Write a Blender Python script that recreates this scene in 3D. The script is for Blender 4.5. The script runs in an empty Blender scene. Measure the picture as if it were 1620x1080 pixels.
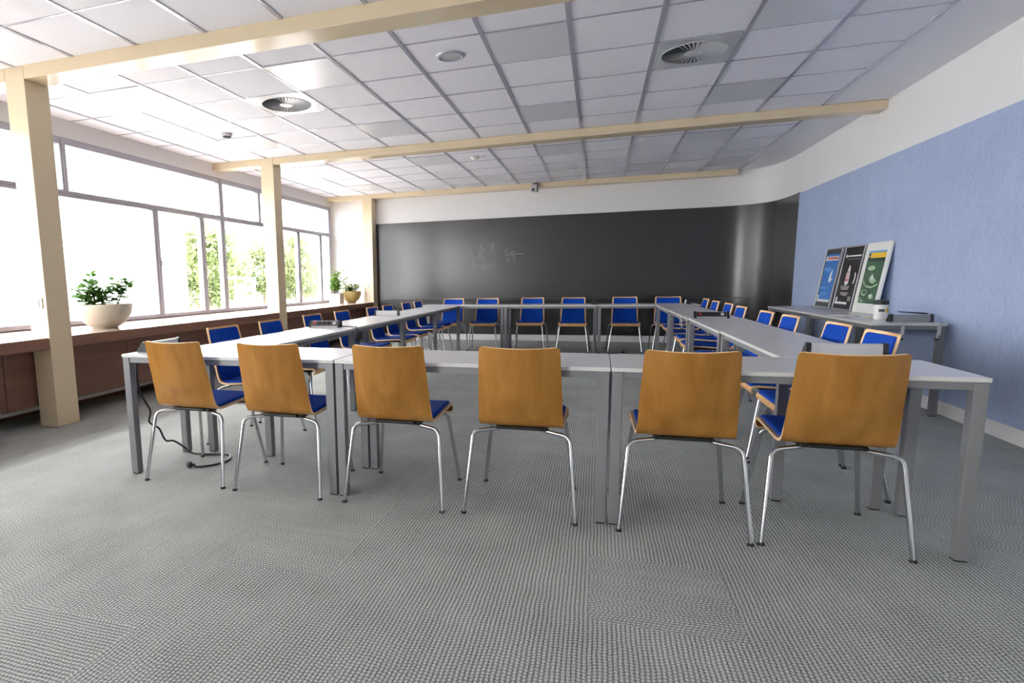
import bpy, bmesh, math, random
from mathutils import Vector, Matrix, noise
PI = math.pi
random.seed(7)
S = bpy.context.scene
COL = S.collection
ZC, XR, YB, XW, TT = 2.91, 2.74, 11.45, -5.34, 0.7636   # ceiling, right wall, back wall, window plane, table top

# ------------------------------------------------------------------ materials
def nmat(name):
    m = bpy.data.materials.new(name); m.use_nodes = True
    nt = m.node_tree; b = nt.nodes['Principled BSDF']
    return m, nt, b

def N(nt, t, **kw):
    n = nt.nodes.new(t)
    for k, v in kw.items():
        if k in ('operation', 'blend_type', 'data_type', 'noise_dimensions', 'feature', 'distance', 'wave_type', 'bands_direction', 'interpolation_type'):
            setattr(n, k, v)
        else:
            n.inputs[k].default_value = v
    return n

def s2l(c):
    return tuple(((x/255)/12.92 if x/255 <= .04045 else ((x/255+.055)/1.055)**2.4) for x in c)

def plain(name, srgb, rough=.5, metal=0., spec=.5, var=0., scale=20., bump=0., coat=0.):
    """principled material with an optional fine procedural variation of tone and relief"""
    m, nt, b = nmat(name)
    c = s2l(srgb)
    b.inputs['Base Color'].default_value = (*c, 1)
    b.inputs['Roughness'].default_value = rough
    b.inputs['Metallic'].default_value = metal
    b.inputs['Specular IOR Level'].default_value = spec
    b.inputs['Coat Weight'].default_value = coat
    if var or bump:
        tc = N(nt, 'ShaderNodeTexCoord'); nz = N(nt, 'ShaderNodeTexNoise', Scale=scale, Detail=4.)
        nt.links.new(tc.outputs['Object'], nz.inputs['Vector'])
        if var:
            mx = N(nt, 'ShaderNodeMix', data_type='RGBA')
            mx.inputs[6].default_value = (*[x*(1-var) for x in c], 1)
            mx.inputs[7].default_value = (*[min(1, x*(1+var)) for x in c], 1)
            nt.links.new(nz.outputs['Fac'], mx.inputs[0]); nt.links.new(mx.outputs[2], b.inputs['Base Color'])
        if bump:
            bp = N(nt, 'ShaderNodeBump', Strength=bump, Distance=.002)
            nt.links.new(nz.outputs['Fac'], bp.inputs['Height']); nt.links.new(bp.outputs['Normal'], b.inputs['Normal'])
    return m

def wood(name, dark, light, rough=.35, stretch=(14, 14, 1.1), spec=.5):
    m, nt, b = nmat(name)
    tc = N(nt, 'ShaderNodeTexCoord'); mp = N(nt, 'ShaderNodeMapping'); mp.inputs['Scale'].default_value = stretch
    oi = N(nt, 'ShaderNodeObjectInfo')
    ad = N(nt, 'ShaderNodeVectorMath', operation='ADD')
    ml = N(nt, 'ShaderNodeMath', operation='MULTIPLY'); ml.inputs[1].default_value = 9.
    nt.links.new(oi.outputs['Random'], ml.inputs[0])
    nt.links.new(tc.outputs['Object'], ad.inputs[0]); nt.links.new(ml.outputs[0], ad.inputs[1])
    nt.links.new(ad.outputs[0], mp.inputs['Vector'])
    n1 = N(nt, 'ShaderNodeTexNoise', Scale=1., Detail=5., Distortion=.4); nt.links.new(mp.outputs[0], n1.inputs['Vector'])
    n2 = N(nt, 'ShaderNodeTexNoise', Scale=9., Detail=3.); nt.links.new(mp.outputs[0], n2.inputs['Vector'])
    mm = N(nt, 'ShaderNodeMath', operation='MULTIPLY_ADD'); mm.inputs[1].default_value = .25
    nt.links.new(n2.outputs['Fac'], mm.inputs[0]); nt.links.new(n1.outputs['Fac'], mm.inputs[2])
    mr = N(nt, 'ShaderNodeMapRange'); mr.inputs[1].default_value = .4; mr.inputs[2].default_value = .85
    nt.links.new(mm.outputs[0], mr.inputs[0])
    mx = N(nt, 'ShaderNodeMix', data_type='RGBA'); mx.inputs[6].default_value = (*s2l(dark), 1); mx.inputs[7].default_value = (*s2l(light), 1)
    nt.links.new(mr.outputs[0], mx.inputs[0]); nt.links.new(mx.outputs[2], b.inputs['Base Color'])
    b.inputs['Roughness'].default_value = rough; b.inputs['Specular IOR Level'].default_value = spec
    return m

def carpet():
    m, nt, b = nmat('carpet_tiles')
    L = nt.links.new
    tc = N(nt, 'ShaderNodeTexCoord')
    def mth(op, a, bb=None, c=None):
        n = N(nt, 'ShaderNodeMath', operation=op)
        for i, v in enumerate((a, bb, c)):
            if v is None: continue
            if isinstance(v, (int, float)): n.inputs[i].default_value = v
            else: L(v, n.inputs[i])
        return n.outputs[0]
    # slight wander so the rows are not ruled lines
    nw = N(nt, 'ShaderNodeTexNoise', Scale=6., Detail=2.); L(tc.outputs['Object'], nw.inputs['Vector'])
    sp = N(nt, 'ShaderNodeSeparateXYZ'); L(tc.outputs['Object'], sp.inputs[0])
    wob = mth('MULTIPLY', mth('SUBTRACT', nw.outputs['Fac'], .5), .012)
    x = mth('ADD', sp.outputs[0], wob); y = mth('ADD', sp.outputs[1], wob)
    # half metre carpet tiles, a random third of them laid the other way round
    tx = mth('FLOOR', mth('DIVIDE', sp.outputs[0], .5)); ty = mth('FLOOR', mth('DIVIDE', sp.outputs[1], .5))
    cb = N(nt, 'ShaderNodeCombineXYZ'); L(tx, cb.inputs[0]); L(ty, cb.inputs[1])
    wn = N(nt, 'ShaderNodeTexWhiteNoise'); L(cb.outputs[0], wn.inputs['Vector'])
    turn = mth('GREATER_THAN', wn.outputs['Value'], .76)
    def mixf(f, a, c):
        return mth('ADD', mth('MULTIPLY', a, mth('SUBTRACT', 1., f)), mth('MULTIPLY', c, f))
    u = mixf(turn, x, y); v = mixf(turn, y, x)
    row = mth('DIVIDE', u, .0152)
    ridge = mth('ABSOLUTE', mth('SINE', mth('MULTIPLY', row, PI)))
    rw = N(nt, 'ShaderNodeTexWhiteNoise', noise_dimensions='1D'); L(mth('FLOOR', row), rw.inputs['W'])
    off = rw.outputs['Value']
    knot = mth('ABSOLUTE', mth('SINE', mth('MULTIPLY', mth('ADD', mth('DIVIDE', v, .0155), off), PI)))
    n2 = N(nt, 'ShaderNodeTexNoise', Scale=170., Detail=5., Roughness=.75); L(tc.outputs['Object'], n2.inputs['Vector'])
    n3 = N(nt, 'ShaderNodeTexNoise', Scale=3., Detail=3.); L(tc.outputs['Object'], n3.inputs['Vector'])
    h = mth('MULTIPLY', mth('POWER', ridge, .7), mth('MULTIPLY_ADD', knot, .6, .4))
    h2 = mth('ADD', mth('MULTIPLY', h, .46), mth('ADD', mth('MULTIPLY', mth('SUBTRACT', n2.outputs['Fac'], .12), 1.2), mth('MULTIPLY', rw.outputs['Value'], .02)))
    tone = mth('ADD', mth('MULTIPLY_ADD', h2, 1.7, -.82), mth('MULTIPLY', mth('SUBTRACT', n3.outputs['Fac'], .5), .25))
    mx = N(nt, 'ShaderNodeMix', data_type='RGBA')
    mx.inputs[6].default_value = (.095, .103, .098, 1); mx.inputs[7].default_value = (.77, .80, .775, 1)
    L(tone, mx.inputs[0]); L(mx.outputs[2], b.inputs['Base Color'])
    b.inputs['Roughness'].default_value = .95; b.inputs['Specular IOR Level'].default_value = .1
    bp = N(nt, 'ShaderNodeBump', Strength=.7, Distance=.004); L(h2, bp.inputs['Height']); L(bp.outputs[0], b.inputs['Normal'])
    return m

def blue_fabric_wall():
    m, nt, b = nmat('pinboard_fabric')
    L = nt.links.new
    tc = N(nt, 'ShaderNodeTexCoord')
    mp = N(nt, 'ShaderNodeMapping'); mp.inputs['Scale'].default_value = (1, 60, 14); L(tc.outputs['Object'], mp.inputs[0])
    n1 = N(nt, 'ShaderNodeTexNoise', Scale=1., Detail=5.); L(mp.outputs[0], n1.inputs['Vector'])
    n2 = N(nt, 'ShaderNodeTexNoise', Scale=70., Detail=4.); L(tc.outputs['Object'], n2.inputs['Vector'])
    n3 = N(nt, 'ShaderNodeTexNoise', Scale=2.2, Detail=3.); L(tc.outputs['Object'], n3.inputs['Vector'])
    def mth(op, a, bb):
        n = N(nt, 'ShaderNodeMath', operation=op)
        for i, v in enumerate((a, bb)):
            if isinstance(v, (int, float)): n.inputs[i].default_value = v
            else: L(v, n.inputs[i])
        return n.outputs[0]
    f = mth('ADD', mth('MULTIPLY', n1.outputs['Fac'], .4), mth('ADD', mth('MULTIPLY', n2.outputs['Fac'], .4), mth('MULTIPLY', n3.outputs['Fac'], .3)))
    mr = N(nt, 'ShaderNodeMapRange'); mr.inputs[1].default_value = .35; mr.inputs[2].default_value = .75; L(f, mr.inputs[0])
    mx = N(nt, 'ShaderNodeMix', data_type='RGBA'); mx.inputs[6].default_value = (*s2l((150, 166, 200)), 1); mx.inputs[7].default_value = (*s2l((176, 190, 219)), 1)
    L(mr.outputs[0], mx.inputs[0]); L(mx.outputs[2], b.inputs['Base Color'])
    b.inputs['Roughness'].default_value = .9; b.inputs['Specular IOR Level'].default_value = .2
    bp = N(nt, 'ShaderNodeBump', Strength=.35, Distance=.003); L(f, bp.inputs['Height']); L(bp.outputs[0], b.inputs['Normal'])
    return m

def glass_pane():
    m = bpy.data.materials.new('window_glass'); m.use_nodes = True
    nt = m.node_tree; nt.nodes.clear()
    o = N(nt, 'ShaderNodeOutputMaterial'); mx = N(nt, 'ShaderNodeMixShader')
    ge = N(nt, 'ShaderNodeNewGeometry'); dt = N(nt, 'ShaderNodeVectorMath', operation='DOT_PRODUCT'); ab = N(nt, 'ShaderNodeMath', operation='ABSOLUTE')
    om = N(nt, 'ShaderNodeMath', operation='SUBTRACT'); om.inputs[0].default_value = 1.; pw = N(nt, 'ShaderNodeMath', operation='POWER'); pw.inputs[1].default_value = 5.
    fr = N(nt, 'ShaderNodeMath', operation='MULTIPLY_ADD'); fr.inputs[1].default_value = .96; fr.inputs[2].default_value = .04
    nt.links.new(ge.outputs['Normal'], dt.inputs[0]); nt.links.new(ge.outputs['Incoming'], dt.inputs[1]); nt.links.new(dt.outputs['Value'], ab.inputs[0])
    nt.links.new(ab.outputs[0], om.inputs[1]); nt.links.new(om.outputs[0], pw.inputs[0]); nt.links.new(pw.outputs[0], fr.inputs[0])
    tr = N(nt, 'ShaderNodeBsdfTransparent'); gl = N(nt, 'ShaderNodeBsdfGlossy', Roughness=.01)
    tr.inputs[0].default_value = (.98, .98, .98, 1)
    nt.links.new(fr.outputs[0], mx.inputs[0]); nt.links.new(tr.outputs[0], mx.inputs[1]); nt.links.new(gl.outputs[0], mx.inputs[2]); nt.links.new(mx.outputs[0], o.inputs[0])
    return m

def leafy(name, dark, light, trans=.45):
    m, nt, b = nmat(name)
    tc = N(nt, 'ShaderNodeTexCoord'); nz = N(nt, 'ShaderNodeTexNoise', Scale=11., Detail=3.); nt.links.new(tc.outputs['Object'], nz.inputs[0])
    mr = N(nt, 'ShaderNodeMapRange'); mr.inputs[1].default_value = .35; mr.inputs[2].default_value = .65; nt.links.new(nz.outputs['Fac'], mr.inputs[0])
    mx = N(nt, 'ShaderNodeMix', data_type='RGBA'); mx.inputs[6].default_value = (*s2l(dark), 1); mx.inputs[7].default_value = (*s2l(light), 1)
    nt.links.new(mr.outputs[0], mx.inputs[0]); nt.links.new(mx.outputs[2], b.inputs['Base Color']); b.inputs['Roughness'].default_value = .5
    tl = N(nt, 'ShaderNodeBsdfTranslucent'); nt.links.new(mx.outputs[2], tl.inputs[0])
    ms = N(nt, 'ShaderNodeMixShader'); ms.inputs[0].default_value = trans
    nt.links.new(b.outputs[0], ms.inputs[1]); nt.links.new(tl.outputs[0], ms.inputs[2]); nt.links.new(ms.outputs[0], nt.nodes['Material Output'].inputs[0])
    return m

M = dict(
    carpet=carpet(), pin=blue_fabric_wall(), glass=glass_pane(),
    white=plain('white_wall_paint', (226, 225, 226), .7, var=.02, scale=3),
    ceil=plain('ceiling_tile', (238, 237, 244), .85, var=.025, scale=120, bump=.2),
    bar=plain('ceiling_rail_paint', (184, 184, 196), .25, spec=1., metal=.15),
    plaster=plain('ceiling_plaster', (236, 235, 241), .85),
    lampacr=plain('lamp_diffuser_acrylic', (230, 231, 238), .27, spec=1.),
    cream=plain('cream_gloss_paint', (218, 201, 170), .2, spec=.5, var=.02, scale=4),
    fascia=plain('grey_fascia', (204, 202, 203), .6),
    alu=plain('window_aluminium', (158, 158, 167), .35, metal=.2),
    ledge=wood('ledge_wood', (116, 82, 68), (140, 102, 86), .35, (3, 1.0, 12)),
    ledgetop=plain('ledge_laminate', (178, 158, 148), .16, spec=.9),
    panel=wood('panel_wood', (108, 76, 64), (130, 94, 80), .5, (3, 1.0, 12)),
    bb=plain('blackboard_enamel', (52, 52, 54), .24, spec=.5, var=.06, scale=6),
    chalk=plain('chalk', (150, 150, 154), .95),
    tray=plain('chalk_tray_metal', (52, 52, 54), .4, metal=.5),
    top=plain('table_laminate', (212, 212, 214), .26, spec=.5, var=.012, scale=200),
    edge=plain('table_edge_band', (206, 206, 203), .4),
    steel=plain('grey_powder_coat', (128, 129, 132), .42, metal=.2, var=.02, scale=300),
    chrome=plain('chrome', (205, 206, 210), .12, metal=1.),
    beech=wood('beech_veneer', (146, 97, 34), (172, 122, 56), .30, (16, 16, 1.0), .5),
    beechf=wood('light_beech_veneer', (216, 160, 100), (238, 190, 130), .4, (16, 16, 1.0)),
    ply=plain('plywood_edge', (250, 208, 158), .5, var=.12, scale=150),
    blue=plain('blue_upholstery', (4, 66, 168), .85, spec=.2, var=.15, scale=400, bump=.3),
    black=plain('black_plastic', (26, 26, 28), .45),
    dgrey=plain('dark_grey_plastic', (84, 84, 88), .45),
    mgrey=plain('mid_grey_plastic', (132, 134, 138), .4),
    lgrey=plain('light_grey_plastic', (190, 190, 192), .4),
    alub=plain('brushed_aluminium', (190, 190, 194), .35, metal=.6),
    red=plain('red_switch_plastic', (205, 40, 52), .4),
    wplast=plain('white_plastic', (232, 231, 226), .4),
    yellow=plain('yellow_print', (238, 196, 60), .6),
    stone=plain('stoneware_glaze', (190, 184, 168), .55, var=.06, scale=30, bump=.15),
    ochre=plain('ochre_glaze', (176, 156, 96), .5, var=.08, scale=20),
    zinc=plain('white_planter_shell', (214, 206, 196), .6),
    soil=plain('potting_soil', (58, 44, 34), .95, var=.3, scale=60, bump=.6),
    stem=plain('plant_stem', (92, 104, 52), .7),
    bark=plain('tree_bark', (96, 84, 70), .9, var=.25, scale=12, bump=.5),
    leaf1=leafy('leaf_mid_green', (46, 92, 32), (88, 134, 54)),
    leaf2=leafy('leaf_bright_green', (62, 108, 18), (116, 160, 40)),
    leaf3=leafy('leaf_variegated', (84, 120, 46), (164, 180, 104)),
    tleaf=leafy('tree_leaf', (86, 98, 58), (126, 138, 92), .35),
    render=plain('white_render', (160, 160, 159), .9, var=.02, scale=2),
    slat=plain('grey_slat', (92, 98, 108), .6),
    bounce_ground=plain('pale_bounce_ground', (118, 118, 114), .95, var=.12, scale=3),  # ground made pale to throw daylight up to the ceiling
    pbl=plain('poster_blue', (58, 122, 200), .3), pcy=plain('poster_light_blue', (110, 170, 226), .3),
    pwh=plain('poster_white', (232, 232, 230), .3), pmat=plain('poster_slate', (62, 66, 70), .3),
    pbk=plain('poster_black', (38, 34, 38), .3), prd=plain('poster_red', (206, 92, 76), .3),
    pgn=plain('poster_green', (70, 104, 82), .3, var=.25, scale=8), pgd=plain('poster_deep_green', (44, 74, 62), .3),
    pgl=plain('poster_pale_green', (170, 194, 158), .3), ppk=plain('poster_pale_pink', (216, 190, 186), .3), pgy=plain('poster_grey', (150, 144, 144), .3),
)

# ------------------------------------------------------------------ mesh helpers
class MB:
    def __init__(s): s.bm = bmesh.new(); s.mi = 0
    def _f(s, vs, mi=None, smooth=False):
        try:
            f = s.bm.faces.new(vs); f.material_index = s.mi if mi is None else mi; f.smooth = smooth; return f
        except ValueError: return None
    def box(s, x0, x1, y0, y1, z0, z1, bev=0., seg=2, mi=None, mtx=None):
        t = bmesh.new()
        bmesh.ops.create_cube(t, size=1.)
        for v in t.verts:
            v.co = Vector(((x0+x1)/2+v.co.x*(x1-x0), (y0+y1)/2+v.co.y*(y1-y0), (z0+z1)/2+v.co.z*(z1-z0)))
        if bev > 0:
            bmesh.ops.bevel(t, geom=t.edges[:], offset=bev, segments=seg, affect='EDGES', profile=.5)
        s.merge(t, mtx, mi); return s
    def merge(s, t, mtx=None, mi=None):
        mp = {}
        for v in t.verts: mp[v] = s.bm.verts.new(mtx @ v.co if mtx else v.co)
        for f in t.faces: s._f([mp[v] for v in f.verts], s.mi if mi is None else mi, f.smooth)
        t.free()
    def tube(s, pts, r, n=10, caps=True, mi=None, rr=None):
        pts = [Vector(p) for p in pts]
        rings = []; up = None
        for i, p in enumerate(pts):
            a = pts[max(0, i-1)]; b = pts[min(len(pts)-1, i+1)]
            d = (b-a).normalized()
            if up is None:
                up = Vector((0, 0, 1)) if abs(d.z) < .9 else Vector((1, 0, 0))
            e1 = (up-d*up.dot(d)).normalized(); up = e1; e2 = d.cross(e1)
            q = rr[i] if rr else r
            rings.append([s.bm.verts.new(p+q*(math.cos(2*PI*k/n)*e1+math.sin(2*PI*k/n)*e2)) for k in range(n)])
        for a, b in zip(rings, rings[1:]):
            for k in range(n): s._f([a[k], a[(k+1) % n], b[(k+1) % n], b[k]], mi, True)
        if caps:
            s._f(rings[0][::-1], mi); s._f(rings[-1], mi)
        return s
    def lathe(s, prof, n=32, c=(0, 0, 0), mi=None, mtx=None):
        rings = []
        for r, z in prof:
            if r < 1e-6: rings.append([s.bm.verts.new(Vector(c)+Vector((0, 0, z)))])
            else: rings.append([s.bm.verts.new(Vector(c)+Vector((r*math.cos(2*PI*k/n), r*math.sin(2*PI*k/n), z))) for k in range(n)])
        for a, b in zip(rings, rings[1:]):
            for k in range(n):
                k2 = (k+1) % n
                if len(a) == 1 and len(b) == 1: continue
                if len(a) == 1: s._f([a[0], b[k2], b[k]], mi, True)
                elif len(b) == 1: s._f([a[k], a[k2], b[0]], mi, True)
                else: s._f([a[k], a[k2], b[k2], b[k]], mi, True)
        if mtx:
            for rg in rings:
                for v in rg: v.co = mtx @ v.co
        return s
    def prism(s, poly, a0, a1, axis='x', mi=None, mtx=None):
        """extrude a 2-D outline along one axis"""
        def P(p, a):
            v = {'x': (a, p[0], p[1]), 'y': (p[0], a, p[1]), 'z': (p[0], p[1], a)}[axis]
            return mtx @ Vector(v) if mtx else Vector(v)
        A = [s.bm.verts.new(P(p, a0)) for p in poly]; B = [s.bm.verts.new(P(p, a1)) for p in poly]
        n = len(poly)
        s._f(A[::-1], mi); s._f(B, mi)
        for k in range(n): s._f([A[k], A[(k+1) % n], B[(k+1) % n], B[k]], mi)
        return s
    def build(s, name, mats, parent=None, sharp=35, mtx=None):
        bmesh.ops.recalc_face_normals(s.bm, faces=s.bm.faces[:])
        me = bpy.data.meshes.new(name)
        if mtx: s.bm.transform(mtx)
        s.bm.to_mesh(me); s.bm.free()
        for m in (mats if isinstance(mats, (list, tuple)) else [mats]): me.materials.append(m)
        if any(p.use_smooth for p in me.polygons): me.set_sharp_from_angle(angle=math.radians(sharp))
        o = bpy.data.objects.new(name, me); COL.objects.link(o)
        if parent: o.parent = parent
        return o

def fillet(pts, rad, n=6):
    pts = [Vector(p) for p in pts]; out = [pts[0]]
    for a, p, b in zip(pts, pts[1:], pts[2:]):
        u = (a-p).normalized(); v = (b-p).normalized(); ang = u.angle(v)
        if ang > PI-.05: out.append(p); continue
        d = min(rad/math.tan(ang/2), .45*(a-p).length, .45*(b-p).length)
        A, B = p+u*d, p+v*d
        for i in range(n+1):
            t = i/n; out.append((1-t)**2*A+2*t*(1-t)*p+t*t*B)
    out.append(pts[-1]); return out

def smooth_path(pts, n=6):
    P = [Vector(p) for p in pts]; P = [2*P[0]-P[1]]+P+[2*P[-1]-P[-2]]; out = []
    for i in range(1, len(P)-2):
        for k in range(n):
            t = k/n; a, b, c, d = P[i-1:i+3]
            out.append(.5*((2*b)+(c-a)*t+(2*a-5*b+4*c-d)*t*t+(3*b-a-3*c+d)*t**3))
    out.append(P[-2]); return out

def tag(o, label, cat=None, group=None, kind=None):
    o['label'] = label
    if cat: o['category'] = cat
    if group: o['group'] = group
    if kind: o['kind'] = kind
    return o

def thing(name, label, cat, loc=(0, 0, 0), rz=0., group=None, kind=None, scale=None):
    o = bpy.data.objects.new(name, None); COL.objects.link(o)
    o.location = loc; o.rotation_euler = (0, 0, rz); o.empty_display_size = .1
    if scale: o.scale = scale
    return tag(o, label, cat, group, kind)

def struct(name, mb, mat, label, cat='room', parent=None):
    o = mb.build(name, mat, parent)
    if not parent: tag(o, label, cat, kind='structure')
    return o

def copy_tree(o, parent=None):
    c = o.copy(); COL.objects.link(c)
    if parent: c.parent = parent
    for ch in list(o.children): copy_tree(ch, c)
    return c

# ------------------------------------------------------------------ the room shell
YN = -7.6                                     # near end of the room, behind the camera
struct('floor', MB().box(-5.6, 3.0, YN-.1, 11.7, -.1, 0), M['carpet'], 'grey ribbed carpet tile floor of the whole room', 'floor')
struct('ceiling', MB().box(-5.6, 3.0, YN-.1, 11.7, ZC, ZC+.12), M['ceil'], 'white suspended tile ceiling over the whole room', 'ceiling')

# curved corner between the blackboard wall and the blue wall
CORNER = [Vector(p) for p in ((1.72, YB), (2.55, YB), (XR, 11.2), (XR, 10.25))]
def wall_line(off=0., y_end=YN, n=22, x0=-5.5):
    """plan outline of back wall, curved corner and right wall, moved into the room by off"""
    p = [(x0, YB-off)]; A, B_, C_, D = CORNER
    for i in range(n+1):
        t = i/n; u = 1-t
        q = u**3*A+3*u*u*t*B_+3*u*t*t*C_+t**3*D
        d = 3*u*u*(B_-A)+6*u*t*(C_-B_)+3*t*t*(D-C_); d.normalize()
        p.append((q.x+d.y*off, q.y-d.x*off))
    p.append((XR-off, y_end)); return p
def strip(line0, line1, z0, z1, name, mats, label, cat='wall', kind='structure', parent=None):
    mb = MB(); n = len(line0)
    v = [[mb.bm.verts.new((x, y, z)) for x, y in ln] for ln, z in ((line0, z0), (line0, z1), (line1, z1), (line1, z0))]
    for i in range(n-1):
        for a, b in ((0, 1), (1, 2), (2, 3), (3, 0)):
            mb._f([v[a][i], v[a][i+1], v[b][i+1], v[b][i]], 0, True)
    mb._f([v[k][0] for k in range(4)]); mb._f([v[k][-1] for k in range(4)])
    o = mb.build(name, mats, parent, 50)
    if not parent: tag(o, label, cat, kind=kind)
    return o
def cut(line, y_lo=None, y_hi=None, x_lo=None, x_hi=None):
    return [p for p in line if (y_lo is None or p[1] >= y_lo) and (y_hi is None or p[1] <= y_hi) and (x_lo is None or p[0] >= x_lo) and (x_hi is None or p[0] <= x_hi)]
full = wall_line(0.); 
outer = wall_line(-.12)
strip(full[:-6], outer[:-6], -.1, ZC+.1, 'wall_back', M['white'], 'white back wall above and behind the blackboard', 'wall')
strip(full[-7:], outer[-7:], -.1, ZC+.1, 'wall_right', M['white'], 'white right wall running on from the curved corner', 'wall')
YBB = 10.02                                    # where the board ends and the blue pinboard begins
bl = [(-4.315, YB-.001)]+wall_line(.001)[1:-1]+[(XR-.001, YBB)]
blo = wall_line(.022)[1:-1]
bl2 = [(-4.315, YB-.022)]+blo+[(XR-.022, YBB)]
strip([(-5.0, YB)]+full[1:-1]+[(XR, YBB)], [(-5.0, YB-.014)]+wall_line(.014)[1:-1]+[(XR-.014, YBB)], 0, .115, 'baseboard_back', M['white'], 'white baseboard under the blackboard', 'baseboard')
struct('baseboard_right', MB().box(XR-.016, XR, YN, YBB, 0, .112, .003), M['white'], 'white baseboard under the blue pinboard wall', 'baseboard')

board = thing('blackboard', 'wall-wide dark blackboard curving round the right corner, with small chalk sketches', 'blackboard', (-1.2, YB, .12))
o = strip(bl, bl2, .118, 2.338, 'writing_surface', M['bb'], '', parent=board)
o.matrix_parent_inverse = Matrix.Translation((1.2, -YB, -.12))
tray = strip([(-4.3, YB-.022)]+[(x, y) for x, y in wall_line(.022)[1:9]], [(-4.3, YB-.075)]+[(x, y) for x, y in wall_line(.075)[1:9]], .782, .80, 'chalk_tray', M['tray'], '', parent=board)
tray.matrix_parent_inverse = Matrix.Translation((1.2, -YB, -.12))
def chalk(strokes, name):
    mb = MB()
    for st in strokes:
        mb.tube([(x, YB-.0235, z) for x, z in st], .0075, 6)
    o = mb.build(name, M['chalk'], board); o.matrix_parent_inverse = Matrix.Translation((1.2, -YB, -.12)); return o
def cpx(u, v):                                 # place a stroke point on the board plane (measured sketch grid, metres)
    return (-2.795+u*.00104, 2.075-v*.00104)
A = [[(290, 495), (420, 490), (500, 485), (560, 430), (620, 370), (700, 320), (760, 290)], [(405, 280), (440, 350), (500, 410), (490, 490), (478, 620)],
     [(645, 190), (622, 250), (650, 310), (640, 350)], [(630, 400), (660, 420), (690, 500), (710, 550), (660, 620), (645, 660)], [(710, 550), (770, 580), (870, 570), (885, 600), (840, 625)],
     [(835, 200), (840, 240), (812, 275), (850, 280)], [(780, 320), (860, 322)]]
B = [[(1100, 310), (1080, 400), (1130, 380), (1150, 410), (1080, 460), (1110, 520), (1150, 525)], [(1130, 410), (1270, 412), (1390, 410)], [(1160, 400), (1220, 355), (1250, 400)], [(1240, 430), (1260, 480), (1220, 540)]]
chalk([[cpx(*p) for p in s_] for s_ in A], 'chalk_drawing')
chalk([[cpx(*p) for p in s_] for s_ in B], 'chalk_drawing')

pb = MB().box(XR-.02, XR, 2.6, YBB-.002, .114, 2.327, .003)  # ends out of view so bare white wall bounces more light
pin = pb.build('wall_panel', M['pin']); tag(pin, 'blue fabric pinboard panelling on the right wall', 'wall panel', kind='structure')
for y in (5.25, 7.7):
    mb = MB().box(XR-.0212, XR-.0195, y-.003, y+.003, .116, 2.325)
    c = mb.build('panel_seam', M['pin'], pin)

# left wall: strip over the windows, parapet below, end piece beside the last window
struct('wall_left', MB().box(-5.55, -5.30, YN, 11.5, 2.725, ZC+.05).box(-5.55, -5.36, YN, 11.5, -.1, .80).box(-5.6, -5.33, 11.36, 11.7, -.1, ZC), M['fascia'], 'grey band above and below the window row on the left', 'wall')
# near wall behind the camera
struct('wall_near', MB().box(-5.6, 3., YN-.2, YN, -.1, ZC+.1), M['white'], 'white wall behind the camera', 'wall')

# windows, one unit per pillar bay
def window(n, y0, label):
    w = thing('window_%d' % n, label, 'window', (XW, y0, 0), kind='structure')
    L_ = 3.76; D0, D1 = -.04, .03
    mb = MB()
    mb.box(D0, D1, 0, L_, .775, .822, .004).box(D0, D1, 0, L_, 2.118, 2.188, .006).box(D0, D1, 0, L_, 2.655, 2.735, .004)
    mb.box(D0-.01, D1+.012, 0, L_, 2.16, 2.186, .003)
    mb.build('window_frame', M['alu'], w)
    for y, z0, z1, wd in ((.055, .82, 2.70, .10), (1.10, 2.188, 2.70, .075), (2.405, .82, 2.118, .10), (3.33, .82, 2.118, .095)):
        m2 = MB().box(D0, D1+.006, y-wd/2, y+wd/2, z0, z1, .004); m2.box(D1, D1+.016, y-.012, y+.012, z0, z1, .003)
        m2.build('mullion', M['alu'], w)
    for a, b, z0, z1 in ((.10, 1.065, 2.188, 2.66), (1.135, L_, 2.188, 2.66), (.10, 2.355, .82, 2.12), (2.455, 3.285, .82, 2.12), (3.38, L_, .82, 2.12)):
        MB().box(-.012, -.006, a, b, z0, z1).build('pane', M['glass'], w)
    h = MB().box(D1+.006, D1+.022, 2.43, 2.452, 1.42, 1.50, .004).tube(fillet([(D1+.02, 2.44, 1.45), (D1+.05, 2.44, 1.45), (D1+.055, 2.55, 1.40)], .015), .008)
    h.build('window_handle', M['lgrey'], w)
window(5, -7.49, 'aluminium window far behind the camera on the left wall')
window(1, -3.73, 'aluminium window just behind the camera on the left wall')
window(2, .03, 'aluminium window left of the first cream pillar')
window(3, 3.79, 'aluminium window between the first and second cream pillars')
window(4, 7.55, 'aluminium window between the second pillar and the back corner')
MB().box(XW-.04, XW+.03, 11.28, 11.37, .78, 2.73).build('trim_1', M['alu']); tag(bpy.data.objects['trim_1'], 'aluminium end post of the window row at the back corner', 'trim', kind='structure')

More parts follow.
